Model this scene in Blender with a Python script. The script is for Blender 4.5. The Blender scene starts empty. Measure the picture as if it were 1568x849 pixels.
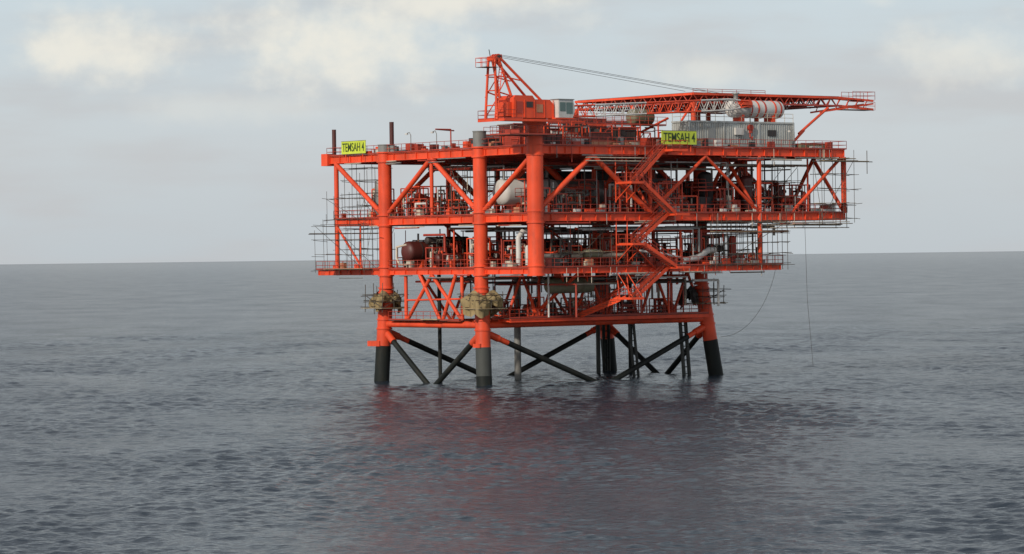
import bpy, math, random
import numpy as np
from mathutils import Vector, Matrix
random.seed(7)
R = random.uniform
scene = bpy.context.scene

# ------------------------------------------------------------------ materials
def mat(name, col, rough=0.5, metal=0.0, dirt=0.35, dirtcol=(0.10,0.045,0.025), scale=0.9, spec=0.5):
    m = bpy.data.materials.new(name); m.use_nodes = True
    nt = m.node_tree; b = nt.nodes['Principled BSDF']
    tc = nt.nodes.new('ShaderNodeTexCoord')
    mp = nt.nodes.new('ShaderNodeMapping'); mp.inputs['Scale'].default_value = (1,1,0.3)
    nt.links.new(tc.outputs['Object'], mp.inputs['Vector'])
    n = nt.nodes.new('ShaderNodeTexNoise'); n.inputs['Scale'].default_value = scale
    n.inputs['Detail'].default_value = 8; n.inputs['Roughness'].default_value = 0.65
    nt.links.new(mp.outputs[0], n.inputs['Vector'])
    r = nt.nodes.new('ShaderNodeMapRange'); r.inputs['From Min'].default_value = 0.48
    r.inputs['From Max'].default_value = 0.78; r.inputs['To Max'].default_value = dirt*1.6
    nt.links.new(n.outputs['Fac'], r.inputs['Value'])
    n2 = nt.nodes.new('ShaderNodeTexNoise'); n2.inputs['Scale'].default_value = 0.25
    nt.links.new(tc.outputs['Object'], n2.inputs['Vector'])
    hv = nt.nodes.new('ShaderNodeMapRange'); hv.inputs['From Min'].default_value=.3; hv.inputs['From Max'].default_value=.7
    hv.inputs['To Min'].default_value = .78; hv.inputs['To Max'].default_value = 1.14
    nt.links.new(n2.outputs['Fac'], hv.inputs['Value'])
    sc = nt.nodes.new('ShaderNodeVectorMath'); sc.operation='SCALE'; sc.inputs[0].default_value = col
    nt.links.new(hv.outputs[0], sc.inputs['Scale'])
    mx = nt.nodes.new('ShaderNodeMix'); mx.data_type='RGBA'
    nt.links.new(r.outputs[0], mx.inputs[0]); nt.links.new(sc.outputs[0], mx.inputs[6])
    mx.inputs[7].default_value = (*dirtcol,1)
    nt.links.new(mx.outputs[2], b.inputs['Base Color'])
    b.inputs['Roughness'].default_value = rough; b.inputs['Metallic'].default_value = metal
    b.inputs['Specular IOR Level'].default_value = spec
    return m

MATS = [
 mat('orange_paint', (0.78,0.080,0.026), .5, 0, .38, (0.24,0.05,0.03), spec=.35),   #0
 mat('black_coating', (0.014,0.017,0.016), .6, 0, .5, (0.04,0.034,0.025), spec=.2),  #1
 mat('grating_dark', (0.09,0.045,0.035), .8, 0, .4),                                #2
 mat('white_paint', (0.60,0.58,0.55), .5, 0, .35, (0.25,0.16,0.10)),                #3
 mat('steel_grey', (0.27,0.27,0.26), .5, .3, .5, (0.10,0.07,0.05)),                 #4
 mat('maroon_paint', (0.09,0.018,0.014), .5, 0, .4, (0.03,0.012,0.01)),             #5
 mat('dark_equipment', (0.035,0.03,0.03), .6, 0, .4),                               #6
 mat('scaffold_tube', (0.10,0.085,0.07), .5, .3, .5),                               #7
 mat('timber_plank', (0.38,0.30,0.19), .8, 0, .4, (0.18,0.12,0.07)),                #8
 mat('tarpaulin', (0.30,0.225,0.115), .85, 0, .7, (0.12,0.085,0.045), 1.6, .2),     #9
 mat('sign_yellow', (0.58,0.68,0.05), .5, 0, .2, (0.3,0.3,0.05)),                   #10
 mat('window_glass', (0.10,0.16,0.15), .1, 0, .1),                                  #11
 mat('red_piping', (0.42,0.045,0.022), .5, 0, .45, (0.08,0.03,0.02)),               #12
 mat('cream_pipe', (0.52,0.45,0.36), .5, 0, .4, (0.2,0.13,0.08)),                   #13
 mat('pile_grey', (0.065,0.07,0.066), .65, 0, .6, (0.03,0.027,0.022), spec=.25),    #14
 mat('container_grey', (0.43,0.44,0.42), .55, 0, .45, (0.20,0.15,0.10)),            #15
 mat('olive_vessel', (0.20,0.19,0.12), .55, 0, .5, (0.10,0.06,0.03)),               #16
 mat('rope', (0.05,0.045,0.04), .8, 0, .1),                                         #17
 mat('sign_letter', (0.03,0.06,0.015), .6, 0, .1),                                  #18
 mat('tan_coating', (0.50,0.22,0.12), .6, 0, .4),                                   #19
 mat('pile_cap_grey', (0.20,0.20,0.19), .6, 0, .5, (0.08,0.06,0.05)),               #20
]
ORA,BLK,GRT,WHT,STL,MAR,DRK,SCF,TIM,TRP,YEL,GLS,RED,CRM,PIL,CON,OLV,ROP,LET,TAN,CAP = range(21)

# ------------------------------------------------------------------ builder
class G:
    def __init__(s): s.v=[]; s.f=[]; s.m=[]; s.s=[]
    def _q(s,pts,mt,sm=False):
        i=len(s.v); s.v+= [tuple(p) for p in pts]; s.f.append(tuple(range(i,i+len(pts)))); s.m.append(mt); s.s.append(sm)
    def rings(s, rings, mt, sm=True):
        n=len(rings[0]); i0=len(s.v)
        for r in rings: s.v += [tuple(p) for p in r]
        for k in range(len(rings)-1):
            a=i0+k*n; b=a+n
            for j in range(n):
                j2=(j+1)%n
                s.f.append((a+j,a+j2,b+j2,b+j)); s.m.append(mt); s.s.append(sm)
    def lathe(s,a,d,prof,mt,n=20):
        a=Vector(a); d=Vector(d).normalized()
        x=d.orthogonal().normalized(); y=d.cross(x)
        cs=[(math.cos(2*math.pi*j/n),math.sin(2*math.pi*j/n)) for j in range(n)]
        s.rings([[a+d*t+(x*c+y*w)*max(r,.001) for c,w in cs] for t,r in prof],mt)
    def tube(s,a,b,r,mt,n=8,r2=None,cap=True):
        a=Vector(a); b=Vector(b); d=(b-a)
        if d.length<1e-5: return
        d.normalize()
        if r2 is None: r2=r
        x=d.orthogonal().normalized(); y=d.cross(x)
        cs=[(math.cos(2*math.pi*(j+.5)/n),math.sin(2*math.pi*(j+.5)/n)) for j in range(n)]
        A=[a+(x*c+y*w)*r for c,w in cs]; Bq=[b+(x*c+y*w)*r2 for c,w in cs]
        s.rings([A,Bq],mt,n>4)
        if cap: s._q(A[::-1],mt); s._q(Bq,mt)
    def beam(s,a,b,w,h,mt):
        a=Vector(a); b=Vector(b); d=(b-a).normalized()
        up=Vector((0,0,1)) if abs(d.z)<.95 else Vector((1,0,0))
        x=d.cross(up).normalized(); y=x.cross(d).normalized()
        x=x*w/2; y=y*h/2
        A=[a-x-y,a+x-y,a+x+y,a-x+y]; Bq=[b-x-y,b+x-y,b+x+y,b-x+y]
        for j in range(4):
            k=(j+1)%4; s._q([A[j],A[k],Bq[k],Bq[j]],mt)
        s._q(A[::-1],mt); s._q(Bq,mt)
    def box(s,lo,hi,mt):
        j=[R(-.003,.003) for _ in range(6)]
        x0,y0,z0=lo[0]+j[0],lo[1]+j[1],lo[2]+j[2]; x1,y1,z1=hi[0]+j[3],hi[1]+j[4],hi[2]+j[5]
        P=[(x0,y0,z0),(x1,y0,z0),(x1,y1,z0),(x0,y1,z0),(x0,y0,z1),(x1,y0,z1),(x1,y1,z1),(x0,y1,z1)]
        for q in ((3,2,1,0),(4,5,6,7),(0,1,5,4),(1,2,6,5),(2,3,7,6),(3,0,4,7)): s._q([P[k] for k in q],mt)
    def ibeam(s,a,b,w,h,mt):    # line a-b is the TOP of the beam
        a=Vector(a); b=Vector(b); e=R(0,.008); a.z-=e; b.z-=e
        z=Vector((0,0,1)); t=.06
        s.beam(a-z*t/2,b-z*t/2,w,t,mt)
        s.beam(a-z*(h-t/2),b-z*(h-t/2),w,t,mt)
        s.beam(a-z*(h/2),b-z*(h/2),.05,h-2*t,mt)
    def vessel(s,a,b,r,mt,n=24,bands=0,bm=STL):
        a=Vector(a); b=Vector(b); L=(b-a).length; dome=r*.55
        prof=[]
        for k in range(7):
            t=k/6*math.pi/2; prof.append((dome*(1-math.cos(t)), r*math.sin(t)))
        prof2=[(L-t,rr) for t,rr in prof[::-1]]
        s.lathe(a,b-a,prof+prof2,mt,n)
        d=(b-a).normalized()
        for k in range(bands):
            t=dome+(L-2*dome)*(k+.5)/bands
            c=a+d*t; s.tube(c-d*.06,c+d*.06,r+.04,bm,n)
    def path(s,pts,r,mt,n=8):
        for i in range(len(pts)-1): s.tube(pts[i],pts[i+1],r,mt,n)
        for p in pts[1:-1]:
            p=Vector(p); s.lathe(p-Vector((0,0,r)),(0,0,1),[(0,0),(r*.3,r*.7),(r,r),(r*1.7,r*.7),(2*r,0)],mt,n)
    def rail(s,a,b,mt=RED,h=1.1,sp=1.5,toe=True,r=.035):
        a=Vector(a); b=Vector(b); L=(b-a).length; n=max(1,round(L/sp)); z=Vector((0,0,1))
        for i in range(n+1):
            p=a.lerp(b,i/n); s.tube(p,p+z*h,r,mt,5,cap=False)
        for hh in (h,h*.52): s.tube(a+z*hh,b+z*hh,r,mt,5,cap=False)
        if toe: s.beam(a+z*.09,b+z*.09,.02,.16,mt)
    def make(s,name,parent=None,mw=None):
        me=bpy.data.meshes.new(name); me.from_pydata(s.v,[],s.f)
        used=sorted(set(s.m)); mp={u:i for i,u in enumerate(used)}
        for u in used: me.materials.append(MATS[u])
        me.polygons.foreach_set('material_index',[mp[x] for x in s.m])
        me.polygons.foreach_set('use_smooth',s.s); me.update()
        o=bpy.data.objects.new(name,me); scene.collection.objects.link(o)
        if parent: o.parent=parent
        elif mw is not None: o.matrix_world=mw
        return o

MW = Matrix.Translation((-3.65,409.8,0)) @ Matrix.Rotation(math.radians(38.5),4,'Z')
plat = bpy.data.objects.new('offshore_platform',None); scene.collection.objects.link(plat); plat.matrix_world=MW

# ------------------------------------------------------------------ key dimensions (metres, local)
QN=-10.3; QF=31.8
TZ0,TZ=28.75,29.7
MZ0,MZ=20.4,21.3
CZ0,CZ=13.9,14.6
top={'A':(.3,20.9),'B':(.3,.7),'C':(37.3,.7),'D':(37.3,20.9)}
bot={'A':(0,21.8),'B':(0,0),'C':(39.1,0),'D':(39.1,21.8)}
ZP=4.7
def leg_at(k,z):
    if z>=12: x,y=top[k]; return Vector((x,y,z))
    t=z/12; return Vector((bot[k][0]*(1-t)+top[k][0]*t, bot[k][1]*(1-t)+top[k][1]*t, z))

# legs ------------------------------------------------------------
g=G()
for k in 'ABCD':
    g.tube(leg_at(k,-4),leg_at(k,ZP),.98,BLK if k!='B' else PIL,24)
    g.tube(leg_at(k,-1),leg_at(k,1.1),1.0,BLK,24)
    g.tube(leg_at(k,ZP),leg_at(k,12),.95,ORA,24)
    g.tube(leg_at(k,12),leg_at(k,TZ+.2),.88,ORA,24)
    for z in (6.9,8.1,11.6,12.2,CZ0-.1,CZ+.3,MZ0-.1,MZ+.35,TZ0-.1,TZ+.15):
        p=leg_at(k,z); g.tube(p-Vector((0,0,.09)),p+Vector((0,0,.09)),1.06,ORA,24)
    p=leg_at(k,TZ+.2); h={'A':.9,'B':1.9,'C':.6,'D':.5}[k]
    g.tube(p,p+Vector((0,0,h)),.84,CAP,24); g.tube(p+Vector((0,0,h)),p+Vector((0,0,h+.12)),.9,CAP,24)
g.make('legs',plat)

# jacket bracing --------------------------------------------------
g=G()
def splash(a,b,r):
    a=Vector(a); b=Vector(b)
    if a.z<b.z: a,b=b,a
    if a.z>ZP+.5>b.z:
        t=(a.z-ZP-.5)/(a.z-b.z); m=a.lerp(b,t)
        g.tube(a,m,r,ORA,16); g.tube(m,b,r*1.01,BLK,16)
    else: g.tube(a,b,r,ORA if b.z>ZP else BLK,16)
for k1,k2 in (('A','B'),('B','C'),('C','D'),('D','A')):
    a=leg_at(k1,7.5); b=leg_at(k2,7.5); g.tube(a,b,.42,ORA,16)
    mid=(leg_at(k1,-.8)+leg_at(k2,-.8))/2
    for k in (k1,k2):
        splash(leg_at(k,6.7),mid,.36)
        e=leg_at(k,6.7); dd=(mid-e).normalized(); g.tube(e,e+dd*2.6,.46,ORA,16)
g.tube(leg_at('A',7.45),leg_at('C',7.45),.3,ORA,12)
g.tube(leg_at('B',7.4),leg_at('D',7.4),.3,ORA,12)
g.make('jacket_bracing',plat)

# caissons and risers --------------------------------------------
g=G()
g.tube((15,12,-3),(15,12,14),.45,CAP,16)
def ladderpair(x,y,dx,dy,z0,z1,lean,mt,r=.19,gap=.75):
    a=Vector((x,y,z1)); b=Vector((x+lean,y,z0)); o=Vector((gap,0,0))
    g.tube(a,b,r,mt,10); g.tube(a+o,b+o,r,mt,10)
    n=int((z1-z0)/.9)
    for i in range(n):
        t=(i+.5)/n; p=a.lerp(b,t); g.tube(p,p+o,.07,mt,6)
ladderpair(28.2,5,0,0,-3,8,1.2,PIL)
ladderpair(35.0,2.5,0,0,-3,8,.9,PIL,.25,.95)
ladderpair(36.5,20,0,0,-3,8,0,BLK,.22,.9)
for (x,y,r,m) in ((33,17,.3,PIL),(6,17,.25,BLK),(36.2,14,.3,BLK)):
    g.tube((x,y,-3),(x,y,13.9),r,m,12)
g.make('caissons',plat)

# decks -----------------------------------------------------------
def deck(name,z0,z1,p0,p1,q0,q1,rails=True,cols=()):
    g=G(); h=z1-z0
    g.box((p0-.2,q0-.2,z1+.01),(p1+.2,q1+.2,z1+.06),GRT)
    for (a,b) in (((p0,q0),(p1,q0)),((p0,q1),(p1,q1)),((p0,q0),(p0,q1)),((p1,q0),(p1,q1))):
        g.ibeam((a[0],a[1],z1),(b[0],b[1],z1),.42,h,ORA)
    n=int((p1-p0)/2.35)
    for i in range(n+1):
        x=p0+(p1-p0)*i/n
        g.box((x-.03,q0-.2,z0+.06),(x+.03,q0+.2,z1-.06),ORA)
    n=int((q1-q0)/2.35)
    for i in range(n+1):
        y=q0+(q1-q0)*i/n
        g.box((p0-.2,y-.03,z0+.06),(p0+.2,y+.03,z1-.06),ORA)
    for y in (.7,5.5,10.8,15.8,20.9,26.3):
        if q0+1<y<q1-1: g.ibeam((p0,y,z1-.02),(p1,y,z1-.02),.35,h*.95,ORA)
    x=p0+4.7
    while x<p1-1:
        g.ibeam((x,q0,z1-.03),(x,q1,z1-.03),.3,h*.85,ORA); x+=4.7
    x=p0+1.6
    while x<p1-.5:
        g.ibeam((x,q0,z1-.05),(x,q1,z1-.05),.16,.3,GRT); x+=1.57
    g.make(name+'_framing',plat)
    if rails:
        g=G(); e=.3
        for (a,b) in (((p0-e,q0-e),(p1+e,q0-e)),((p1+e,q0-e),(p1+e,q1+e)),((p1+e,q1+e),(p0-e,q1+e)),((p0-e,q1+e),(p0-e,q0-e))):
            g.rail((a[0],a[1],z1+.06),(b[0],b[1],z1+.06))
        for i in range(26):
            x=R(p0,p1-1.5); w=R(.3,1.4)
            g.box((x,q0-.1,z1+.1),(x+w,q0+.4,z1+R(.4,1.3)),random.choice([RED,STL,DRK,ORA,CRM,WHT,TAN]))
        for i in range(14):
            y=R(q0,q1-1.2); w=R(.3,1.2)
            g.box((p0-.1,y,z1+.1),(p0+.4,y+w,z1+R(.4,1.2)),random.choice([RED,STL,DRK,ORA,CRM,TAN]))
        # services hung off the outside of the girder: cable trays, brackets, drain stubs
        for i in range(9):
            x=R(p0+1,p1-9); L=R(3,8); zz=z0-R(.05,.5); c=random.choice([CRM,STL,SCF,RED])
            g.tube((x,q0-.35,zz),(x+L,q0-.35,zz),R(.05,.11),c,7)
            for k in range(3): g.tube((x+L*k/2,q0-.35,zz),(x+L*k/2,q0-.1,z0+.1),.04,RED,5)
        for i in range(7):
            y=R(q0+1,q1-7); L=R(2,6); zz=z0-R(.05,.5); c=random.choice([CRM,STL,SCF,RED])
            g.tube((p0-.35,y,zz),(p0-.35,y+L,zz),R(.05,.1),c,7)
        for i in range(12):
            x=R(p0,p1); g.tube((x,q0-.3,z0-R(.3,1.3)),(x,q0-.3,z1),.05,random.choice([STL,RED,CRM]),6)
        g.make(name+'_handrails',plat)
deck('weather_deck',TZ0,TZ,.3,53.1,QN,33.2)
deck('mezzanine_deck',MZ0,MZ,.3,53.1,QN,QF)
deck('cellar_deck',CZ0,CZ,.3,41.3,QN,36.0)

# lower service walkway ------------------------------------------
g=G()
g.box((2.5,-2.2,8.25),(36,.2,8.32),GRT); g.box((9,.4,8.25),(34,12,8.32),GRT)
g.ibeam((2.5,-2.2,8.24),(36,-2.2,8.24),.25,.45,ORA); g.ibeam((2.5,.2,8.24),(36,.2,8.24),.25,.4,ORA)
x=3
while x<36:
    g.ibeam((x,-2.2,8.2),(x,12 if x>9 and x<34 else .2,8.2),.2,.35,ORA); x+=2.6
g.rail((2.5,-2.2,8.32),(36,-2.2,8.32)); g.rail((2.5,-.1,8.32),(36,-.1,8.32)); g.rail((9,12,8.32),(34,12,8.32))
g.box((-.8,4,8.0),(.9,19,8.07),GRT); g.rail((-.8,4,8.07),(-.8,19,8.07))
g.beam((-.8,8,8.2),(-.8,11.5,8.2),.9,.12,TIM)
g.make('service_walkway',plat)

# columns + trusses ----------------------------------------------
g=G()
g.tube((.3,QN,CZ0-.25),(.3,QN,32.4),1.0,ORA,28)
for z in (CZ0-.15,CZ+.3,MZ0-.15,MZ+.35,TZ0-.15,TZ+.2,31.4,32.3):
    g.tube((.3,QN,z-.09),(.3,QN,z+.09),1.14,ORA,28)
g.tube((.3,QN,MZ),(.3,QN,TZ0),1.03,ORA,28)
for (x,y,r,z0,z1) in ((.3,QF,.32,CZ,TZ0),(.3,10.8,.25,MZ,TZ0),(19,QN,.25,MZ,TZ0),(37.8,QN,.32,CZ,TZ0),(53.1,QN,.36,MZ,TZ0),
        (53.1,10,.3,MZ,TZ0),(53.1,QF,.32,MZ,TZ0),(19,.7,.32,CZ,TZ0),(19,20.9,.32,CZ,TZ0),(19,QF,.3,CZ,TZ0),(37.3,QF,.3,CZ,TZ0),(53.1,20.9,.3,MZ,TZ0),
        (45.5,.7,.3,MZ,TZ0),(.3,26.5,.12,CZ,MZ0),(8,.7,.2,CZ,MZ0),(29,.7,.25,CZ,TZ0)):
    g.tube((x,y,z0),(x,y,z1),r,ORA,14)
def diag(a,b,r=.33): g.tube(a,b,r,ORA,14)
zt,zb=TZ0-.1,MZ+.1
diag((.3,QF,zt),(.3,20.9,zb)); diag((.3,20.9,zb),(.3,11,zt)); diag((.3,10.6,zt),(.3,.7,zb)); diag((.3,.7,zb),(.3,QN+.4,zt))
diag((.3,QN,zb),(9.5,QN,zt)); diag((9.5,QN,zt),(19,QN,zb)); diag((19,QN,zb),(28.5,QN,zt),.22); diag((28.5,QN,zt),(37.8,QN,zb),.2)
diag((43.5,QN,zb),(52.6,QN,zt),.22)
for y in (.7,20.9):
    for (x0,x1) in ((.3,9.5),(19,9.5),(19,28.5),(37.3,28.5),(37.3,45.5)): diag((x0,y,zb),(x1,y,zt),.3)
for x in (19,37.3,53.1):
    for (y0,y1) in ((QN,-4.5),(.7,-4.5),(.7,10.8),(20.9,10.8),(20.9,QF)): diag((x,y0,zb),(x,y1,zt),.26)
for (a,b) in (((.3,26,CZ),(.3,QF,MZ0)),((19,.7,CZ),(10,.7,MZ0)),((19,.7,CZ),(28,.7,MZ0)),((19,20.9,CZ),(10,20.9,MZ0)),((19,20.9,CZ),(28,20.9,MZ0)),((37.3,10,CZ),(37.3,20,MZ0))):
    diag(a,b,.16)
zc=CZ0-.05; zl=7.6
for y in (16.6,4.7): g.tube((.3,y,zl),(.3,y,zc),.24,ORA,12)
for (a,b) in (((.3,16.4,zl+.4),(.3,11,zc)),((.3,11,zc),(.3,4.9,zl+.6)),((.3,13.6,zc),(.3,9,zl)),((.3,9,zl),(.3,6,zc))): diag(a,b,.24)
g.tube((.3,4.7,10.8),(.3,16.6,10.6),.12,ORA,10)
for i in range(6):
    x=4+i*5.6
    diag((x,.7,zl),(x+2.8,.7,zc),.2); diag((x+2.8,.7,zc),(x+5.6,.7,zl),.2)
    if i%2: g.tube((x,.7,zl),(x,.7,zc),.2,ORA,12)
for x in (9.5,19): 
    diag((x,QN+3,zc),(x,.7,9.2),.22)
for x in (6,14,26):
    diag((x,20.9,zc),(x+5,20.9,zl),.2); diag((x+5,20.9,zl),(x+8,20.9,zc),.2)
g.box((-.3,33.0,28.5),(1.1,34.4,30.1),ORA)
g.box((-.9,21,4.6),(.2,23.6,5.3),ORA); g.box((-.9,-.3,4.7),(.1,1.1,5.2),ORA)
g.make('columns_and_trusses',plat)

# external stair tower -------------------------------------------
g=G()
def flight(a,b,w=1.1):
    a=Vector(a); b=Vector(b)
    for o in (-w/2,w/2):
        O=Vector((0,o,0)); g.beam(a+O,b+O,.09,.42,ORA)
        z=Vector((0,0,1.05))
        g.tube(a+O+z,b+O+z,.05,RED,6); g.tube(a+O+z*.55,b+O+z*.55,.04,RED,6)
        n=5
        for i in range(n+1):
            p=a.lerp(b,i/n)+O; g.tube(p,p+z,.035,RED,5)
    n=int(abs(a.z-b.z)/.2)
    for i in range(n):
        p=a.lerp(b,(i+.5)/n); g.box((p.x-.13,p.y-w/2,p.z-.02),(p.x+.13,p.y+w/2,p.z+.02),GRT)
def landing(x0,x1,y0,y1,z):
    g.box((x0,y0,z-.05),(x1,y1,z),GRT)
    for y in (y0,y1): g.beam((x0,y,z-.15),(x1,y,z-.15),.08,.3,ORA)
    for x in (x0,x1): g.beam((x,y0,z-.15),(x,y1,z-.15),.08,.29,ORA)
    g.rail((x0,y0,z),(x1,y0,z),toe=False); g.rail((x0,y0,z),(x0,y1,z),toe=False); g.rail((x1,y0,z),(x1,y1,z),toe=False)
qa,qb=-11.5,-12.8
landing(20,22.6,-13.5,-10.6,TZ-.3); landing(13.2,15.2,-13.5,-10.9,25.3); landing(20.6,22.8,-13.5,-10.6,MZ)
landing(13.2,15.2,-13.5,-10.9,17.6); landing(20.6,22.8,-13.5,-10.6,CZ); landing(13.0,15,-13.5,-10.9,10.8)
flight((20,qa,TZ-.3),(15.2,qa,25.3)); flight((15.2,qb,25.3),(20.6,qb,MZ))
flight((20.6,qa,MZ),(15.2,qa,17.6)); flight((15.2,qb,17.6),(20.6,qb,CZ))
flight((20.6,qa,CZ),(15,qa,10.8)); flight((13.5,-11.2,10.8),(13.4,-2.2,8.3))
for zz in (25.1,17.4):   # cantilever brackets carrying the half landings
    for x in (13.3,15.1):
        g.beam((x,-13.5,zz),(x,QN,zz),.12,.2,ORA); g.tube((x,-13.3,zz-.1),(x,QN,zz-2.2),.07,ORA,8)
        g.beam((x,QN,zz-2.4),(x,QN,zz+.2),.12,.12,ORA)
        g.tube((x,QN,zz),(x,QN,zz+3.3),.08,ORA,8)
for x in (13.2,14.8): g.tube((x,-10.9,10.8),(x,-10.4,CZ0),.07,ORA,8); g.tube((x,-13.4,10.8),(x,-10.5,CZ0),.06,ORA,8)
g.tube((13.2,-13.5,17.4),(20,-10.4,14),.1,ORA,8)
g.make('stair_tower',plat)

# ------------------------------------------------------------------ process equipment
g=G()
def saddle(x,y,z0,z1,w): g.box((x-.2,y-w,z0),(x+.2,y+w,z1),ORA)
g.vessel((2.4,0,24.2),(12,0,24.2),1.7,WHT,28)
g.vessel((8,0,24.15),(22,0,24.15),1.62,STL,28,bands=5,bm=CRM)
for x in (5,12,19): saddle(x,0,MZ,23,1.1)
g.vessel((24,6,23.4),(34,6,23.4),1.2,STL,20,3)
g.vessel((26,-3,22.9),(33,-3,22.9),.8,WHT,18,2)
g.vessel((.6,17.3,16.9),(13,17.3,16.9),1.35,MAR,24,4,DRK)
g.vessel((1.6,12,15.9),(9,12,15.9),.7,MAR,20,3,DRK)
g.vessel((2,14.5,18.3),(9,14.5,18.3),.5,DRK,20,2)
for x in (3,8): saddle(x,17.3,CZ,16,.9)
g.vessel((7,-4,12.35),(14.5,-4,12.35),1.0,OLV,22,2,OLV)
for x in (9,13): g.box((x-.1,-4.9,12.3),(x+.1,-3.1,13.9),ORA)
g.tube((1.5,-8.5,16.1),(16,-8.5,16.1),.28,CRM,14); g.vessel((9,-8.9,16.3),(12,-8.9,16.3),.55,OLV,18,2)
g.path([(25.5,-9,15.3),(28,-9,15.6),(30,-9,16.6),(31,-9,16.6)],.4,WHT,14)
g.path([(18,-9.2,16.6),(22,-9.2,16.2),(27,-9.2,15.3)],.16,WHT,10)
g.path([(1.3,-5.6,15),(1.3,-5.6,18.4),(2,-5.6,19.2),(3.8,-5.6,19.2),(3.8,-5.6,15)],.33,WHT,12)
g.path([(2,-6.5,15),(2,-6.5,17.2),(3.5,-6.5,17.2),(3.5,-6.5,15.4),(5,-6.5,15.4)],.28,WHT,12)
g.path([(.8,16,15.2),(.8,18.6,15.2),(.8,19.2,16),(.8,19.2,17.5),(.8,17,17.8)],.14,CRM,10)
for (x,y,r,z0,h,m) in ((34,-4,.95,MZ,5.6,DRK),(38.5,-7,.9,MZ,5.0,MAR),(30,3,1.2,MZ,6.3,DRK),(43,2,.9,MZ,5.2,RED),(24,-6,.5,MZ,4,STL),
        (14,5,1.0,MZ,5,STL),(2.5,25,.7,MZ,5.2,STL),(4,28,.5,MZ,4.2,CRM),(25,4,.9,CZ,4.3,DRK),(31,8,1.1,CZ,4.2,STL),(8,6,.9,CZ,3.8,DRK),(36,-7,.5,CZ,3.8,RED)):
    g.vessel((x,y,z0+.3),(x,y,z0+h),r,m,18,2,random.choice([STL,DRK])); 
    for a in range(4):
        g.tube((x+r*.8*math.cos(a*1.57),y+r*.8*math.sin(a*1.57),z0),(x+r*.8*math.cos(a*1.57),y+r*.8*math.sin(a*1.57),z0+1),.08,ORA,6)
for (x,y,l,w,h,m) in ((25,4,9,6,5.6,DRK),(36,5,8,5,4.5,DRK),(22,14,12,6,6,DRK),(30,-7,2.4,2,2.2,DRK),(34.6,-8,2,1.8,1.8,RED),(46,8,4,5,3.6,DRK),(24.5,-4,4,3,4.6,DRK)):
    g.box((x,y,MZ+.1),(x+l,y+w,MZ+h),m)
    for k in range(int(l)): g.box((x+k+.4,y-.06,MZ+.2),(x+k+.5,y+.02,MZ+h-.1),RED if k%2 else DRK)
for (x,y,l,w,h,m) in ((21,2,3,2,2.4,DRK),(30,-5,2.2,2,1.8,DRK),(16,12,8,5,3.8,MAR)):
    g.box((x,y,CZ+.1),(x+l,y+w,CZ+h),m)
g.make('process_vessels',plat)

# skids, piping --------------------------------------------------
g=G()
pal=[RED,RED,ORA,STL,CRM,WHT,DRK,SCF,MAR,RED,TAN]
def skid(x,y,z,L,W,H):
    m=random.choice([RED,ORA,ORA,RED,SCF])
    for a in (0,L):
        for b in (0,W): g.beam((x+a,y+b,z),(x+a,y+b,z+H),.12,.12,m)
    for hz in (.15,H*.5,H):
        for b in (0,W): g.beam((x,y+b,z+hz),(x+L,y+b,z+hz),.1,.14,m)
        for a in (0,L): g.beam((x+a,y,z+hz-.01),(x+a,y+W,z+hz-.01),.1,.12,m)
    for i in range(random.randint(5,10)):
        r=R(.05,.17); c=random.choice(pal); px,py=x+R(0,L),y+R(0,W); z1=z+R(.3,H); z2=z+R(.3,H); px2=x+R(0,L); py2=y+R(0,W)
        g.path([(px,py,z),(px,py,z1),(px2,py,z1),(px2,py2,z1),(px2,py2,z2)],r,c,7)
        g.tube((px,py,z1*.5+z*.5-.12),(px,py,z1*.5+z*.5+.12),r*2.2,random.choice([RED,STL,DRK]),8)
    for i in range(2):
        px,py=x+R(.3,L-.3),y+R(.3,W-.3); rr=R(.2,.45)
        if random.random()<.5: g.vessel((px,py,z+.3),(px,py,z+R(1,H)),rr,random.choice(pal),12,1)
        else: g.vessel((x+.2,py,z+R(.7,H*.8)),(x+L-.2,py,z+R(.7,H*.8)),rr,random.choice(pal),12,1)
for i in range(50):
    skid(R(1.5,48),R(-9,20) if i%3 else R(-9.3,-5),MZ+.06,R(1.5,4),R(1.2,3),R(1.6,4.8))
for i in range(46):
    skid(R(1.5,37),R(-9,24) if i%3 else R(-9.3,-5),CZ+.06,R(1.5,4),R(1.2,3),R(1.4,4.2))
for i in range(9): skid(R(1,3),R(2,28),MZ+.06,R(1.5,3),R(1.2,3),R(1.6,4))
for i in range(6): skid(R(1,3),R(2,16),CZ+.06,R(1.5,3),R(1.2,3),R(1.6,4))
for i in range(12): skid(R(3,32),R(-1,9),8.35,R(1,3),R(1,2),R(1,2.6))
for (zc0,n,p1) in ((28.1,26,52),(19.8,22,52),(13.4,22,40)):
    for i in range(n):
        r=R(.06,.2); y=R(QN+.3,18); x0=R(1,p1*.7); x1=min(p1,x0+R(4,22)); z=zc0-R(0,.9); c=random.choice([RED,CRM,STL,WHT,SCF,CRM,ORA])
        g.tube((x0,y,z),(x1,y,z),r,c,8)
        if random.random()<.6: g.tube((x1,y,z),(x1,y,z-R(1,5)),r,c,8)
    for i in range(n//2):
        r=R(.06,.18); x=R(.6,p1); y0=R(QN,10); y1=y0+R(4,16); z=zc0-R(.3,1.1); c=random.choice([RED,CRM,STL,SCF])
        g.tube((x,y0,z),(x,y1,z),r,c,8)
        if random.random()<.5: g.tube((x,y0,z),(x,y0,z-R(1,5)),r,c,8)
for i in range(80):
    x,y=R(1,50),R(QN+.4,20); r=R(.05,.14); g.tube((x,y,MZ),(x,y,MZ+R(2,7.3)),r,random.choice(pal),7)
for i in range(70):
    x,y=R(1,39),R(QN+.4,25); r=R(.05,.14); g.tube((x,y,CZ),(x,y,CZ+R(2,5.8)),r,random.choice(pal),7)
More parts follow.
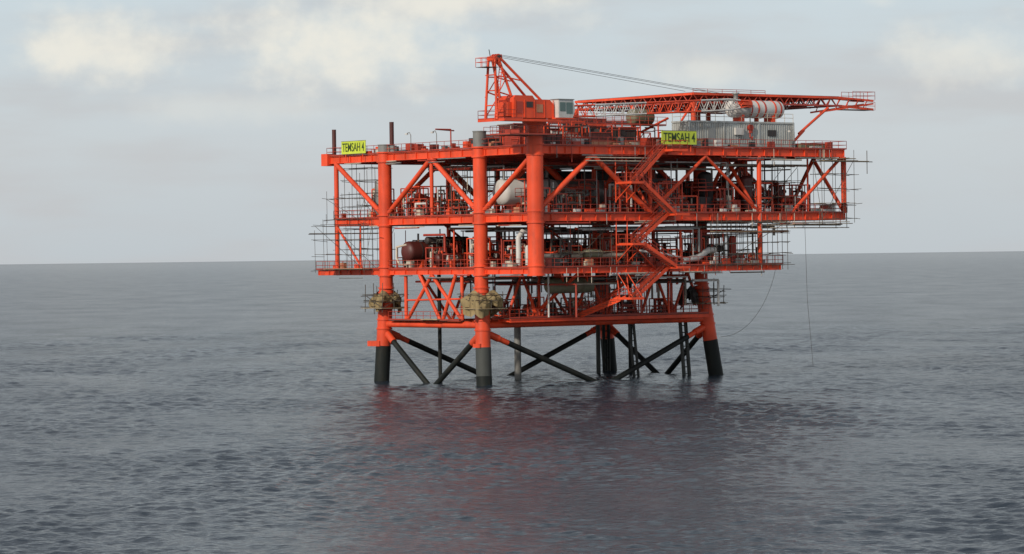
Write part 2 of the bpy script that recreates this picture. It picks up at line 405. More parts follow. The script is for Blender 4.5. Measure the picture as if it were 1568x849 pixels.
for i in range(24):
    x,y=R(6,36),R(-6,12); g.tube((x,y,8.4),(x,y,13.9),R(.05,.14),random.choice(pal),7)
g.make('process_piping',plat)

# mini platforms ------------------------------------------------
g=G()
for i in range(16):
    x,y,z=R(2,46),R(-9,14),MZ+R(1.8,4); L=R(2,5); g.box((x,y,z),(x+L,y+1.2,z+.06),GRT); g.rail((x,y,z),(x+L,y,z)); g.rail((x,y,z),(x,y+1.2,z))
    g.tube((x,y,MZ),(x,y,z),.07,RED,6); g.tube((x+L,y,MZ),(x+L,y,z),.07,RED,6)
for i in range(12):
    x,y,z=R(2,35),R(-9,14),CZ+R(1.6,3); L=R(2,5); g.box((x,y,z),(x+L,y+1.2,z+.06),GRT); g.rail((x,y,z),(x+L,y,z)); g.rail((x,y,z),(x,y+1.2,z))
    g.tube((x,y,CZ),(x,y,z),.07,RED,6); g.tube((x+L,y,CZ),(x+L,y,z),.07,RED,6)
g.make('access_platforms',plat)

# scaffolding ----------------------------------------------------
g=G()
def scaffold(p0,p1,q0,q1,z0,z1,sx=2.0,sy=1.4,sz=1.9,pl=.4,r=.04):
    nx=max(1,round((p1-p0)/sx)); ny=max(1,round((q1-q0)/sy)); nz=max(1,round((z1-z0)/sz))
    for i in range(nx+1):
        for j in range(ny+1):
            x=p0+(p1-p0)*i/nx; y=q0+(q1-q0)*j/ny
            g.tube((x+R(-.08,.08),y,z0-R(0,.8)),(x+R(-.08,.08),y,z1+R(-.6,1.6)),r,SCF,5)
    for k in range(nz+1):
        z=z0+(z1-z0)*k/nz
        for j in range(ny+1):
            y=q0+(q1-q0)*j/ny; g.tube((p0-R(.1,.8),y+.05,z+R(-.2,.2)),(p1+R(.1,.8),y+.05,z+R(-.2,.2)),r,SCF,5)
        for i in range(nx+1):
            x=p0+(p1-p0)*i/nx; g.tube((x+.05,q0-R(.1,1.4),z+R(-.1,.2)),(x+.05,q1+R(.1,1.0),z+R(-.1,.2)),r,SCF,5)
        if random.random()<pl: g.box((p0-.3,q0,z+.12),(p1+.3,q0+(q1-q0)*.8,z+.18),TIM)
    g.tube((p0,q0,z0),(p1,q0,z1),r,SCF,5)
    g.tube((p0,q0,z0),(p0,q1,z1),r,SCF,5)
scaffold(-1.4,0,23.5,34.5,CZ,20.5,1.4,2.6,1.9,.3,.03)
scaffold(1.2,4,24,33,CZ,20,1.4,2.9,2.3,.2,.03)
scaffold(-1.2,0,25,32,MZ,24,1.3,2.8,1.9,.1,.03)
scaffold(29,41.5,-11.6,-10.6,CZ,20.2,1.9,1,1.5,.3)
scaffold(30,41,-6,-3,CZ,20.2,2.1,1.5,1.6,.2)
scaffold(39,46,-9,-5,MZ,27.5,2.1,1.5,1.8,.2)
scaffold(48,54.0,-11.4,-9.8,MZ-.8,28.4,2.2,1.6,2.0,.25,.035)
scaffold(47,54.0,2,6,MZ,28,2.6,1.9,2.2,.25,.035)
scaffold(6,13,-9.6,-8,CZ,20,2,1.5,1.8,.2)
scaffold(2,12,6,9,MZ,28,2,1.5,1.8,.2)
scaffold(1,3,24,31,MZ,28,1.8,1.7,1.8,.2,.035)
for z in (20.1,19.75,19.4):
    for y in (-10.9,-9.4,-7.5): g.tube((R(38,41),y,z),(53.6+R(-2,.8),y,z+R(-.05,.05)),.06,random.choice([CRM,SCF,CRM]),6)
for x in (42,45,48,51,53): g.tube((x,-10.9,19.3),(x,-10.9,MZ+.8),.045,SCF,5); g.tube((x,-12,19.9),(x,-4,19.9),.05,SCF,5)
g.box((43,-11.4,19.85),(53.3,-10.5,19.92),TIM)
g.box((48,-12,28.15),(56.2,-11,28.22),TIM); g.tube((46,-11.8,28.1),(57,-11.8,28.1),.06,SCF,6); g.tube((56,-11.8,26.5),(56,-11.8,29.6),.05,SCF,6)
for z in (28.3,27.9): g.tube((8,-10.9,z),(20,-10.9,z),.07,CRM,6)
for y in range(24,35,2): g.tube((-2.8,y,CZ+4.8),(2,y,CZ+4.8),.05,SCF,5)
g.tube((-1.6,20,CZ+4.7),(-1.6,35.5,CZ+4.9),.06,SCF,5)
for k in 'ABCD':
    c=leg_at(k,10)
    scaffold(c.x-1.9,c.x+1.9,c.y-1.9,c.y+1.9,9.6,11.3,1.9,1.9,.85,.0,.05)
    g.box((c.x-2.3,c.y-2.3,9.55),(c.x+2.3,c.y-1.1,9.62),TIM); g.box((c.x-2.3,c.y+1.1,9.56),(c.x+2.3,c.y+2.3,9.63),TIM)
    g.box((c.x-2.3,c.y-1.1,9.57),(c.x-1.1,c.y+1.1,9.64),TIM)
g.make('scaffolding',plat)

# tarpaulins ----------------------------------------------------
def tarp(name,c,w,z0,z1,mt,seed):
    rnd=random.Random(seed); g=G(); n=72; rows=14; rings=[]
    ph=[rnd.uniform(0,6.28) for _ in range(8)]
    for k in range(rows+1):
        t=k/rows; ring=[]
        for j in range(n):
            a=2*math.pi*j/n
            sq=1/max(abs(math.cos(a)),abs(math.sin(a)))
            base=w*(.60+.40*min(1,t*2.2))*min(sq,1.25)
            fold=.13*math.sin(5*a+ph[0]+2*t)+.12*math.sin(11*a+ph[1]-4*t)+.08*math.sin(19*a+ph[2]+5*t)
            rr=base+fold*(.4+t)-.45*t*t*max(0,math.sin(2*a+ph[6]))
            hem=.65*math.sin(2*a+ph[3])+.35*math.sin(5*a+ph[4])+.15*math.sin(11*a+ph[7])
            z=z1-(z1-z0+hem)*t + .3*math.sin(3*a+ph[5])*(1-t)
            ring.append((c[0]+rr*math.cos(a),c[1]+rr*math.sin(a),z))
        rings.append(ring)
    g.rings(rings,mt); return g.make(name,plat)
ca=leg_at('A',10); cb=leg_at('B',10); cc=leg_at('C',10)
tarp('tarpaulin_a',ca,1.7,9.9,11.6,TRP,1)
tarp('tarpaulin_b',cb,2.1,9.1,11.6,TRP,2)
tarp('tarpaulin_c',(cc[0]-2.0,cc[1]+.6),1.0,9.9,11.7,DRK,3)

# weather deck outfitting -----------------------------------------
g=G()
z=TZ+.07
for (x,y,l,w,h,m) in ((2.5,-8,4,2.4,1.5,MAR),(3,-4,5,3,2.3,RED),(9,-3,3,2.4,2.2,WHT),(13,-6,3.4,2,1.9,MAR),(8,-9,2,1.3,1.0,WHT),(18,-2,6,3,2.6,DRK),
        (15,2,4,3,2.2,WHT),(23,3,4,3,2.2,ORA),(22,-7,3,2,1.3,RED),(5,6,4,3,1.6,DRK),(9.5,-9.6,8.5,1.0,.75,TAN),(14,8,8,4,3,MAR),(46.6,-9,5,1.5,.8,OLV),(24,-9,2.6,1.4,1.6,OLV),
        (6,1,6,3,3.2,MAR),(19,4,5,3,4.2,DRK)):
    g.box((x,y,z),(x+l,y+w,z+h),m)
    for k in range(int(l/.8)+1): g.box((x+k*.8,y-.05,z+.05),(x+k*.8+.08,y+.01,z+h-.05),m)
    g.beam((x-.05,y-.03,z+h),(x+l+.05,y-.03,z+h),.1,.1,RED)
for i in range(38):
    x,y=R(2,34),R(-9.5,10); h=R(.8,3.2); r=R(.04,.12); c=random.choice(pal)
    g.path([(x,y,z),(x,y,z+h),(x+R(-3,3),y,z+h),(x+R(-3,3),y+R(0,3),z+h)],r,c,7)
for i in range(16):
    x,y=R(2,34),R(-8,8)
    L=R(1.5,4); H=R(.8,3.4)
    for a in (0,L): g.beam((x+a,y,z),(x+a,y,z+H),.12,.12,ORA)
    g.beam((x,y,z+H),(x+L,y,z+H),.12,.16,ORA); g.beam((x,y,z+H*.5),(x+L,y,z+H*.5),.08,.1,RED); g.tube((x,y,z),(x+L,y,z+H),.06,RED,6)
for (x0,x1,y,h) in ((3,22,-5,2.6),(10,30,-1,3.2),(10,30,4,3.8),(2,12,2,1.6)):
    g.box((x0,y,z+h-.05),(x1,y+1.4,z+h),GRT); g.rail((x0,y,z+h),(x1,y,z+h))
    xx=x0
    while xx<=x1: g.beam((xx,y,z),(xx,y,z+h),.14,.14,ORA); xx+=3.1
g.tube((.3,32.2,TZ),(.3,32.2,33.3),.28,MAR,12)
g.tube((6,27,TZ),(6,27,34.2),.3,MAR,12)
for (x,y) in ((.2,9.5),(.2,15),(9,-10.5),(44,-10.5)):
    g.tube((x,y,TZ),(x,y,TZ+2.2),.05,STL,6)
    g.path([(x,y,TZ+2.2),(x,y+.3,TZ+2.6),(x,y+.8,TZ+2.5)],.05,STL,6)
    g.box((x-.12,y+.7,TZ+2.3),(x+.12,y+1.1,TZ+2.5),WHT)
for i in range(12):
    y=R(1,30); x=R(1,4); L=R(.6,1.8); g.box((x,y,z),(x+1,y+L,z+R(.3,1.2)),random.choice(pal))
g.make('weather_deck_outfitting',plat)

# raised upper frame ---------------------------------------------
g=G()
zu=37.0; zl2=35.9
P0,P1,Q0,Q1=31.2,58,-5,19
def truss(a,b,h,n,r=.13,m=RED):
    a=Vector(a); b=Vector(b); d=Vector((0,0,-h))
    g.beam(a,b,.28,.3,ORA); g.beam(a+d,b+d,.22,.22,m)
    for i in range(n):
        p=a.lerp(b,i/n); q=a.lerp(b,(i+1)/n); mid=(p+q)/2
        g.tube(p,mid+d,r*.6,m,6); g.tube(mid+d,q,r*.6,m,6)
for y in (Q0,1,7,13,Q1): truss((P0,y,zu),(P1,y,zu),1.1,14)
for x in (P0,35.7,40.2,44.6,49,53.5,P1): truss((x,Q0,zu-.02),(x,Q1,zu-.02),1.05,12)
g.box((P0+.2,Q0+.2,zu+.16),(P1-.2,Q1-.2,zu+.2),GRT)
g.rail((P0,Q0,zu+.15),(44,Q0,zu+.15),toe=False,h=.5,sp=2.4)
for y in (-5,-3.2): 
    g.beam((P1,y,zu),(64,y,36.7),.22,.25,ORA); g.beam((54,y,zl2-.9),(64,y,36.3),.22,.22,ORA)
    for i in range(5):
        x=55+i*1.8; g.tube((x,y,zl2-.8+.17*(x-54)*.5),(x+.9,y,zu-.1),.07,ORA,6)
g.box((60,-5.1,36.75),(64.2,-3.1,36.82),GRT)
g.rail((60,-5.2,36.8),(64.2,-5.2,36.8),toe=False); g.rail((60,-3,36.8),(64.2,-3,36.8),toe=False); g.rail((64.2,-5.2,36.8),(64.2,-3,36.8),toe=False)
g.box((59,-5.1,35.4),(64.2,-3.1,35.47),GRT); g.rail((59,-5.2,35.4),(64.2,-5.2,35.4),toe=False)
g.beam((57.5,-5,35.9),(64,-5,35.5),.2,.3,ORA)
for (x,y) in ((P0,Q0),(44.6,Q0),(P0,7),(44.6,7),(P0,Q1),(53.5,Q1),(53.5,7)):
    g.tube((x,y,TZ),(x,y,zl2),.34,ORA,14)
g.tube((50,-5,32),(55.5,-5,35.6),.18,ORA,10); g.tube((47.5,-5,TZ),(51,-5,32.5),.18,ORA,10)
g.tube((25,0,31.5),(P0,0,34),.16,ORA,10); g.tube((26,-5,TZ),(P0,-5,zl2),.16,ORA,10)
g.vessel((27,3,34.2),(31,3,34.2),1.1,OLV,18,1)
g.make('raised_upper_frame',plat)

# signs ------------------------------------------------------------
def sign(loc,rotz,w,h):
    e=bpy.data.objects.new('platform_sign',None); scene.collection.objects.link(e)
    e.matrix_world = MW @ Matrix.Translation(loc) @ Matrix.Rotation(rotz,4,'Z')
    g=G(); g.box((-w/2,-.04,-h/2),(w/2,.04,h/2),YEL)
    for x in (-w*.35,w*.35): g.beam((x,.1,-h/2-.9),(x,.1,h/2),.1,.1,ORA)
    for zz in (-h/2,h/2): g.beam((-w/2,0,zz),(w/2,0,zz),.12,.05,OLV)
    g.make('board',e)
    c=bpy.data.curves.new('lettering','FONT'); c.body='TEMSAH 4'; c.size=h*.95; c.align_x='CENTER'; c.align_y='CENTER'; c.extrude=.01; c.offset=.004
    t=bpy.data.objects.new('lettering',c); scene.collection.objects.link(t); t.parent=e; c.materials.append(MATS[LET])
    t.rotation_euler=(math.pi/2,0,0); t.location=(0,-.07,-.03)
    bpy.context.view_layer.update()
    t.scale=((w*.90)/max(t.dimensions.x,.1),1,1)
sign((23.5,-10.85,30.95),0,5.9,1.75)
sign((-.35,26.9,30.75),-math.pi/2,5.4,1.7)

# container cabin ----------------------------------------------------
g=G()
x0,x1,y0,y1,z0,z1=27.2,45.6,-8.6,-5.4,30.15,33.2
g.box((x0,y0,z0),(x1,y1,z1),CON)
n=46
for i in range(n+1):
    x=x0+(x1-x0)*i/n; g.box((x-.07,y0-.07,z0+.2),(x+.07,y0+.02,z1-.2),CON)
for i in range(9):
    y=y0+(y1-y0)*i/8; g.box((x0-.07,y-.06,z0+.2),(x0+.02,y+.06,z1-.2),CON)
for zz in (z0,z1): g.beam((x0-.08,y0-.06,zz),(x1+.08,y0-.06,zz),.16,.22,CON); g.beam((x0-.06,y0-.08,zz-.01),(x0-.06,y1+.08,zz-.01),.16,.22,CON)
for x in (x0,33.2,39.4,x1): g.box((x-.12,y0-.13,z0),(x+.12,y0+.02,z1),CON)
g.box((30.4,y0-.14,z0+.15),(31.5,y0-.05,z0+2.3),STL); g.box((41,y0-.14,z0+1.3),(42.4,y0-.05,z0+2.1),DRK)
g.box((35,y0-.4,z0+1.4),(36.4,y0-.04,z0+2.3),WHT)
g.rail((x0,y0,z1+.1),(x1,y0,z1+.1),mt=CRM,toe=False); g.rail((x0,y0,z1+.1),(x0,y1,z1+.1),mt=CRM,toe=False)
for x in (28,33,38,43,45.4): g.box((x-.2,y0+.1,TZ),(x+.2,y1,z0),ORA)
g.make('container_cabin',None,MW)

# white vent silencer on the roof level ------------------------------
g=G()
g.vessel((35.2,-7.4,35.0),(44.6,-7.4,35.0),1.15,WHT,26)
for (t,m) in ((38.4,RED),(39.6,ORA),(40.8,RED),(42.6,ORA),(43.6,RED)): g.tube((t-.12,-7.4,35.0),(t+.12,-7.4,35.0),1.2,m,26)
for x in (37,42.5):
    g.box((x-.2,-8.3,33.3),(x+.2,-6.5,34.2),ORA)
g.tube((36.5,-7.4,36),(36.5,-7.4,37.0),.3,STL,12); g.tube((36.5,-7.4,36.9),(36.5,-7.4,37.1),.5,STL,12)
g.make('horizontal_silencer_vessel',None,MW)

# crane ---------------------------------------------------------------
crane=bpy.data.objects.new('pedestal_crane',None); scene.collection.objects.link(crane)
crane.matrix_world = MW @ Matrix.Translation((.3,QN,0)) @ Matrix.Rotation(math.radians(1.5),4,'Z')
g=G()
g.tube((0,0,32.35),(0,0,32.9),1.5,ORA,28); g.tube((0,0,32.9),(0,0,33.1),1.25,DRK,28)
prof=[(-4.6,33.0),(1.9,33.0),(1.9,34.6),(1.2,35.3),(-1.2,35.3),(-1.6,35.75),(-4.3,35.75),(-4.6,35.4)]
w=1.6
F=[(x,-w,z) for x,z in prof]; K=[(x,w,z) for x,z in prof]
g._q(F,ORA); g._q(K[::-1],ORA)
for i in range(len(prof)):
    j=(i+1)%len(prof); g._q([F[j],F[i],K[i],K[j]],ORA)
for x in (-4.4,-2.9,-1.3,.3,1.7): g.box((x-.05,-w-.06,33.1),(x+.05,-w+.01,35.2),ORA)
g.box((-4.2,-w-.05,33.6),(-3.2,-w-.01,35),RED); g.box((-1,-w-.06,33.7),(0,-w-.02,34.7),TAN); g.box((-2.6,-w-.06,34.3),(-1.6,-w-.02,35),DRK)
g.box((-5.3,-1.2,33.2),(-4.6,1.2,34.9),ORA)
g.box((-6.9,-2.5,32.75),(1.9,2.5,32.82),GRT); g.beam((-6.9,-2.5,32.7),(1.9,-2.5,32.7),.12,.3,ORA); g.beam((-6.9,-2.5,32.69),(-6.9,2.5,32.69),.12,.3,ORA)
g.rail((-6.9,-2.5,32.82),(-4.0,-2.5,32.82)); g.rail((-6.9,-2.5,32.82),(-6.9,2.5,32.82)); g.rail((-6.9,2.5,32.82),(1.9,2.5,32.82))
g.box((-5.5,-1.9,30.9),(1.8,1.9,30.97),GRT); g.rail((-5.5,-1.9,30.97),(1.8,-1.9,30.97)); g.rail((-5.5,-1.9,30.97),(-5.5,1.9,30.97)); 
g.make('machinery_house',crane)
g=G()
for y in (-1.1,1.1):
    yt=y*.55
    g.tube((-6.9,y,32.8),(-6.7,yt,40.2),.16,ORA,10)
    g.tube((-4.6,y,35.7),(-6.1,yt,40.2),.17,ORA,10)
    g.tube((.2,y,35.2),(-5.9,yt,40.3),.17,ORA,10)
    g.tube((-4.7,y,35.7),(-6.8,y*.85,36.2),.09,ORA,8)
    for (za,zb_) in ((33,35.5),(35.5,38)):
        g.tube((-6.9,y,za),(-5.1,y*.85,zb_),.07,ORA,6)
    g.tube((-6.8,y*.75,38),(-5.4,y*.75,38),.08,ORA,6); g.tube((-3,y*.85,37.6),(-5.3,y*.75,38),.09,ORA,6)
for zz in (34.5,36.3,38.2): g.tube((-6.85,-1,zz),(-6.85,1,zz),.08,ORA,6)
g.tube((-6.6,-.7,40.2),(-6.6,.7,40.2),.3,ORA,12); g.tube((-6,-.7,40.3),(-6,.7,40.3),.34,DRK,14)
for y in (-.45,0,.45): g.tube((-6,y-.05,40.3),(-6,y+.05,40.3),.5,ORA,16)
g.beam((-7,0,40.2),(-5.4,0,40.5),.9,.5,ORA); g.tube((-6.9,0,40.4),(-7.1,0,41.3),.05,DRK,6)
g.box((-8.4,-1,39.1),(-6.4,1,39.16),GRT)
for (a,b) in (((-8.4,-1),(-6.4,-1)),((-8.4,-1),(-8.4,1)),((-8.4,1),(-6.4,1))): g.rail((*a,39.16),(*b,39.16),mt=ORA,toe=False,sp=1)
for y in (-.25,.25): g.tube((-7.15,y-1.2,32.8),(-6.0,y-.9,39.2),.05,ORA,6)
for i in range(18):
    t=i/18; g.tube((-7.15+1.15*t,-1.45+.3*t,32.8+6.4*t),(-7.15+1.15*t,-.95+.3*t,32.8+6.4*t),.035,ORA,5)
g.make('mast_gantry',crane)
g=G()
cp=[(2.0,33.1),(4.3,33.1),(4.7,34.1),(4.4,35.3),(2.0,35.3)]
F=[(x,-2.3,z) for x,z in cp]; K=[(x,-.9,z) for x,z in cp]
g._q(F,WHT); g._q(K[::-1],WHT)
for i in range(5):
    j=(i+1)%5; g._q([F[j],F[i],K[i],K[j]],WHT)
g.box((2.2,-2.34,33.9),(3.1,-2.29,35.0),GLS); g.box((3.25,-2.34,33.6),(4.25,-2.29,35.0),GLS)
g._q([(4.745,-2.2,34.15),(4.745,-1.0,34.15),(4.46,-1.0,35.2),(4.46,-2.2,35.2)],GLS)
g.beam((1.9,-1.6,35.36),(4.5,-1.6,35.36),1.6,.1,STL)
g.beam((1.5,-1.6,33),(4.5,-1.6,33),1.5,.16,ORA)
g.make('operator_cab',crane)
g=G()
a=Vector((2.0,.6,33.8)); b=Vector((36.8,.6,35.6)); N=44
def sec(t):
    w=.65; h=.7
    if t<.1: w=.65*(.75+.25*t/.1)*1; h=.7*(.3+.7*t/.1)
    if t>.9: h=.7*(1-.55*(t-.9)/.1); w=.65*(1-.3*(t-.9)/.1)
    p=a.lerp(b,t); return [p+Vector((0,-w,-h)),p+Vector((0,w,-h)),p+Vector((0,w,h)),p+Vector((0,-w,h))]
for i in range(N):
    t0=i/N; t1=(i+1)/N; S0=sec(t0); S1=sec(t1); x=2+34.8*t0
    m=WHT if (9.5<x<18.5 or 28<x<34.5) else ORA
    for k in range(4):
        g.tube(S0[k],S1[k],.11,m,6)
        k2=(k+1)%4
        g.tube(S0[k],S1[k2],.055,m,5) if i%2 else g.tube(S0[k2],S1[k],.055,m,5)
        if i%4==0: g.tube(S0[k],S0[k2],.05,m,5)
tip=b+Vector((.3,0,0))
for y in (-.35,0,.35): g.tube((tip.x,tip.y+y-.06,tip.z),(tip.x,tip.y+y+.06,tip.z),.55,ORA,16)
g.beam(b-Vector((1,0,0)),b+Vector((.6,0,0)),1.2,.35,ORA)
g.make('lattice_boom',crane)
g=G()
for y in (-.45,.45): g.tube((-6,y,40.7),(b.x-1.5,b.y+y,b.z+.9),.026,ROP,5)
g.tube((-6,.2,40.5),(26,.6,37.0),.026,ROP,5)
for y in (-.12,.12): g.tube((tip.x+.4,tip.y+y,tip.z),(tip.x+.4,tip.y+y,33.0),.03,ROP,5)
g.make('hoist_ropes',crane)
g=G()
hx=tip.x+.4; hy=tip.y
g.beam((hx,hy,32.9),(hx,hy,31.8),.5,.35,RED); g.tube((hx,hy-.25,32.5),(hx,hy+.25,32.5),.42,RED,14)
g.path([(hx,hy,31.8),(hx,hy,31.3),(hx+.3,hy,31.05),(hx+.45,hy,31.35)],.09,RED,8)
g.make('hook_block',crane)

# hanging ropes ----------------------------------------------------------
g=G()
g.path([(45.2,-11,MZ0),(45.5,-11,10),(46.4,-11,1.2)],.025,ROP,5)
pts=[]
for i in range(15):
    t=i/14; pts.append((40.2-7.0*t**1.6,-10.6+3*t,13.9-8.6*math.sin(t*math.pi/2)))
g.path(pts,.025,ROP,5)
g.make('hanging_ropes',plat)

# ------------------------------------------------------------------ sea
rng=np.random.default_rng(3)
rows=[110.0]; rt=1.00125
while rows[-1]<700: rows.append(rows[-1]*rt)
while rows[-1]<90000: rows.append(rows[-1]*rt); rt=min(1+(rt-1)*1.012,1.2)
yr=np.array(rows)
u=np.concatenate([np.linspace(-.5,-.175,60)[:-1],np.linspace(-.175,.175,680),np.linspace(.175,.5,60)[1:]])
nc=len(u); du=np.gradient(u)
Y=np.repeat(yr[:,None],nc,1); X=Y*u[None,:]
sp=np.maximum(np.gradient(yr)[:,None],yr[:,None]*du[None,:])
Z=np.zeros_like(X)
gust=np.zeros_like(X)
for i in range(9):
    th=rng.uniform(0,6.28); lam=rng.uniform(20,120); k=2*math.pi/lam
    gust+=np.sin(k*(X*math.cos(th)+Y*math.sin(th))+rng.uniform(0,6.28))
gust=np.clip(1+.15*gust,.45,1.7)
NW=80
for i in range(NW):
    lam=.7*(7/.7)**(i/(NW-1))*rng.uniform(.93,1.07)
    th=math.radians(250)+rng.normal(0,.75); k=2*math.pi/lam
    s=.0235*(.5 if lam>3.5 else 1.0); a=s/k
    fade=np.clip((lam/sp-1.9)/1.5,0,1)
    Z+=a*fade*gust*np.sin(k*(X*math.cos(th)+Y*math.sin(th))+rng.uniform(0,6.28))
for i in range(26):
    lam=9*(90/9)**(i/25)*rng.uniform(.93,1.07)
    th=math.radians(250)+rng.normal(0,.6); k=2*math.pi/lam; a=.0036/k
    fade=np.clip((lam/sp-1.9)/1.5,0,1)
    Z+=a*fade*np.sin(k*(X*math.cos(th)+Y*math.sin(th))+rng.uniform(0,6.28))
nr=len(yr); co=np.stack([X,Y,Z],-1).reshape(-1,3).astype(np.float32)
me=bpy.data.meshes.new('sea'); me.vertices.add(nr*nc); me.vertices.foreach_set('co',co.ravel())
idx=np.arange(nr*nc,dtype=np.int32).reshape(nr,nc)
q=np.stack([idx[:-1,:-1],idx[:-1,1:],idx[1:,1:],idx[1:,:-1]],-1).reshape(-1,4)
me.loops.add(q.size); me.loops.foreach_set('vertex_index',q.ravel())
me.polygons.add(len(q)); me.polygons.foreach_set('loop_start',np.arange(0,q.size,4,dtype=np.int32))
me.polygons.foreach_set('loop_total',np.full(len(q),4,dtype=np.int32))
me.polygons.foreach_set('use_smooth',np.ones(len(q),dtype=bool))
me.update(calc_edges=True)
sea=bpy.data.objects.new('sea',me); scene.collection.objects.link(sea)
m=bpy.data.materials.new('sea_water'); m.use_nodes=True; nt=m.node_tree; nt.nodes.remove(nt.nodes['Principled BSDF'])
mo=nt.nodes['Material Output']
dif=nt.nodes.new('ShaderNodeBsdfDiffuse'); dif.inputs['Color'].default_value=(.022,.031,.044,1)
gl=nt.nodes.new('ShaderNodeBsdfGlossy'); gl.inputs['Color'].default_value=(1,1,1,1); gl.inputs['Roughness'].default_value=.11
fr=nt.nodes.new('ShaderNodeFresnel'); fr.inputs['IOR'].default_value=1.333
ms=nt.nodes.new('ShaderNodeMixShader')
tc=nt.nodes.new('ShaderNodeTexCoord')
def noise(scale,sx,sy,detail=4,rot=.35,ro=.5):
    mp=nt.nodes.new('ShaderNodeMapping'); mp.inputs['Scale'].default_value=(sx,sy,1); mp.inputs['Rotation'].default_value=(0,0,rot)
    nt.links.new(tc.outputs['Object'],mp.inputs['Vector'])
    n=nt.nodes.new('ShaderNodeTexNoise'); n.inputs['Scale'].default_value=scale; n.inputs['Detail'].default_value=detail; n.inputs['Roughness'].default_value=ro
    nt.links.new(mp.outputs[0],n.inputs['Vector']); return n
# wind-ruffled patches: unresolved capillary waves lower the effective mirror strength
n3=noise(.045,1,.35,9,.2,.72)
r3=nt.nodes.new('ShaderNodeMapRange'); r3.inputs['From Min'].default_value=.30; r3.inputs['From Max'].default_value=.70
r3.inputs['To Min'].default_value=.50; r3.inputs['To Max'].default_value=.80
nt.links.new(n3.outputs['Fac'],r3.inputs['Value'])
fm=nt.nodes.new('ShaderNodeMath'); fm.operation='MULTIPLY'
nt.links.new(fr.outputs[0],fm.inputs[0]); nt.links.new(r3.outputs[0],fm.inputs[1])
fc=nt.nodes.new('ShaderNodeMath'); fc.operation='MINIMUM'; fc.inputs[1].default_value=.56; nt.links.new(fm.outputs[0],fc.inputs[0])
nt.links.new(fc.outputs[0],ms.inputs[0]); nt.links.new(dif.outputs[0],ms.inputs[1]); nt.links.new(gl.outputs[0],ms.inputs[2]); nt.links.new(ms.outputs[0],mo.inputs['Surface'])
n1=noise(2.4,.7,1,5)
b1=nt.nodes.new('ShaderNodeBump'); b1.inputs['Strength'].default_value=1; b1.inputs['Distance'].default_value=.11
nt.links.new(n1.outputs['Fac'],b1.inputs['Height'])
for x in (dif,gl,fr): nt.links.new(b1.outputs[0],x.inputs['Normal'])
me.materials.append(m)

# ------------------------------------------------------------------ sky and sun
SE,SA=27,216   # elevation; azimuth clockwise from +Y
w=bpy.data.worlds.new('World'); scene.world=w; w.use_nodes=True; nt=w.node_tree
bg=nt.nodes['Background']; out=nt.nodes['World Output']
sky=nt.nodes.new('ShaderNodeTexSky'); sky.sky_type='NISHITA'; sky.sun_disc=False
sky.sun_elevation=math.radians(SE); sky.sun_rotation=math.radians(SA); sky.dust_density=2
nt.links.new(sky.outputs[0],bg.inputs['Color']); bg.inputs['Strength'].default_value=.08
tc=nt.nodes.new('ShaderNodeTexCoord')
sepn=nt.nodes.new('ShaderNodeSeparateXYZ'); nt.links.new(tc.outputs['Generated'],sepn.inputs[0])
ramp=nt.nodes.new('ShaderNodeValToRGB'); cr=ramp.color_ramp
cr.elements[0].position=0; cr.elements[0].color=(.56,.61,.645,1)
cr.elements[1].position=1; cr.elements[1].color=(.28,.34,.43,1)
e=cr.elements.new(.035); e.color=(.61,.66,.69,1)
e=cr.elements.new(.08); e.color=(.62,.71,.76,1)
e=cr.elements.new(.3); e.color=(.42,.49,.57,1)
nt.links.new(sepn.outputs['Z'],ramp.inputs[0])
def wn(scale,zs,detail,off=0,ro=.5):
    mp=nt.nodes.new('ShaderNodeMapping'); mp.inputs['Scale'].default_value=(1,1,zs); mp.inputs['Location'].default_value=(off,0,0)
    nt.links.new(tc.outputs['Generated'],mp.inputs[0])
    n=nt.nodes.new('ShaderNodeTexNoise'); n.inputs['Scale'].default_value=scale; n.inputs['Detail'].default_value=detail; n.inputs['Roughness'].default_value=ro
    nt.links.new(mp.outputs[0],n.inputs['Vector']); return n
def mr(src,a,b,c,d):
    r=nt.nodes.new('ShaderNodeMapRange'); r.interpolation_type='SMOOTHSTEP'
    r.inputs['From Min'].default_value=a; r.inputs['From Max'].default_value=b; r.inputs['To Min'].default_value=c; r.inputs['To Max'].default_value=d
    nt.links.new(src,r.inputs['Value']); return r.outputs[0]
def mth(op,a,b_):
    x=nt.nodes.new('ShaderNodeMath'); x.operation=op
    for i,v in enumerate((a,b_)):
        if isinstance(v,(int,float)): x.inputs[i].default_value=v
        else: nt.links.new(v,x.inputs[i])
    return x.outputs[0]
def mixc(f,a,b_):
    x=nt.nodes.new('ShaderNodeMix'); x.data_type='RGBA'; nt.links.new(f,x.inputs[0]); nt.links.new(a,x.inputs[6])
    if isinstance(b_,tuple): x.inputs[7].default_value=b_
    else: nt.links.new(b_,x.inputs[7])
    return x.outputs[2]
cn=wn(60,1.3,7,1.7,.55)
tot=None
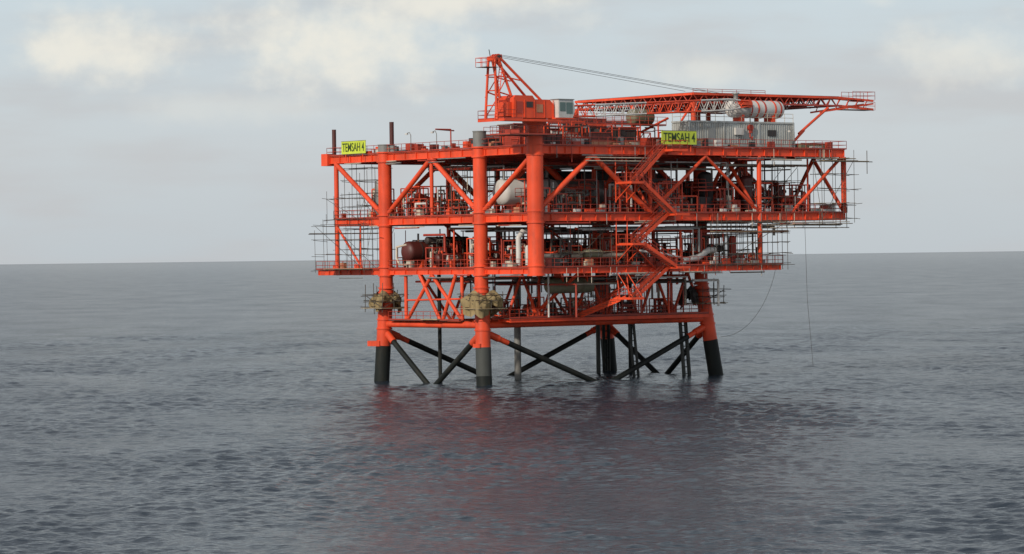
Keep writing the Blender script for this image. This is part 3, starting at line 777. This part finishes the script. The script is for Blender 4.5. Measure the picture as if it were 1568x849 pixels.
for (ax,ez,rx,rz,st) in ((-.124,.065,.022,.009,.9),(-.050,.066,.028,.012,1.0),(-.015,.080,.036,.008,.85),(.137,.060,.016,.009,.6),(.060,.056,.016,.005,.45),(.12,.084,.045,.005,.5),(-.085,.047,.03,.004,.25)):
    sx=mth('DIVIDE',mth('SUBTRACT',sepn.outputs['X'],ax),rx); sz=mth('DIVIDE',mth('SUBTRACT',sepn.outputs['Z'],ez),rz)
    d=mth('SQRT',mth('ADD',mth('MULTIPLY',sx,sx),mth('MULTIPLY',sz,sz)),0)
    d2=mth('ADD',d,mth('MULTIPLY',mth('SUBTRACT',cn.outputs['Fac'],.5),3.2))
    f=mr(d2,-.1,1.75,st,0)
    f=mth('MULTIPLY',f,mr(sepn.outputs['Y'],0,.2,0,1))
    tot=f if tot is None else mth('MAXIMUM',tot,f)
c1=wn(13,1.8,6); hi=mth('MULTIPLY',mr(c1.outputs['Fac'],.48,.7,0,.6),mr(sepn.outputs['Z'],.085,.12,0,1))
tot=mth('MAXIMUM',tot,hi)
c2=wn(11,5,5,3.3); f2=mr(c2.outputs['Fac'],.40,.70,0,.75)
x1=mixc(f2,ramp.outputs[0],(.57,.575,.59,1))
x2=mixc(tot,x1,(.90,.87,.78,1))
bg2=nt.nodes.new('ShaderNodeBackground'); nt.links.new(x2,bg2.inputs['Color']); bg2.inputs['Strength'].default_value=1
ms=nt.nodes.new('ShaderNodeMixShader'); ms.inputs[0].default_value=.92
nt.links.new(bg.outputs[0],ms.inputs[1]); nt.links.new(bg2.outputs[0],ms.inputs[2]); nt.links.new(ms.outputs[0],out.inputs[0])

sl=bpy.data.lights.new('sun','SUN'); sl.energy=3.0; sl.angle=math.radians(2.0); sl.color=(1,.91,.78)
so=bpy.data.objects.new('sun',sl); scene.collection.objects.link(so)
az=math.radians(SA); elv=math.radians(SE)
sd=Vector((math.sin(az)*math.cos(elv),math.cos(az)*math.cos(elv),math.sin(elv)))
so.rotation_euler=sd.to_track_quat('Z','Y').to_euler()

# ------------------------------------------------------------------ camera
cd=bpy.data.cameras.new('camera'); cam=bpy.data.objects.new('camera',cd); scene.collection.objects.link(cam)
cd.sensor_width=36; cd.lens=114.8; cd.clip_start=1; cd.clip_end=200000
cam.matrix_world=Matrix.Translation((0,0,16))@Matrix.Rotation(math.radians(90-.347),4,'X')@Matrix.Rotation(math.radians(-.746),4,'Z')
scene.camera=cam
scene.view_settings.view_transform='Standard'; scene.view_settings.look='None'; scene.view_settings.exposure=0
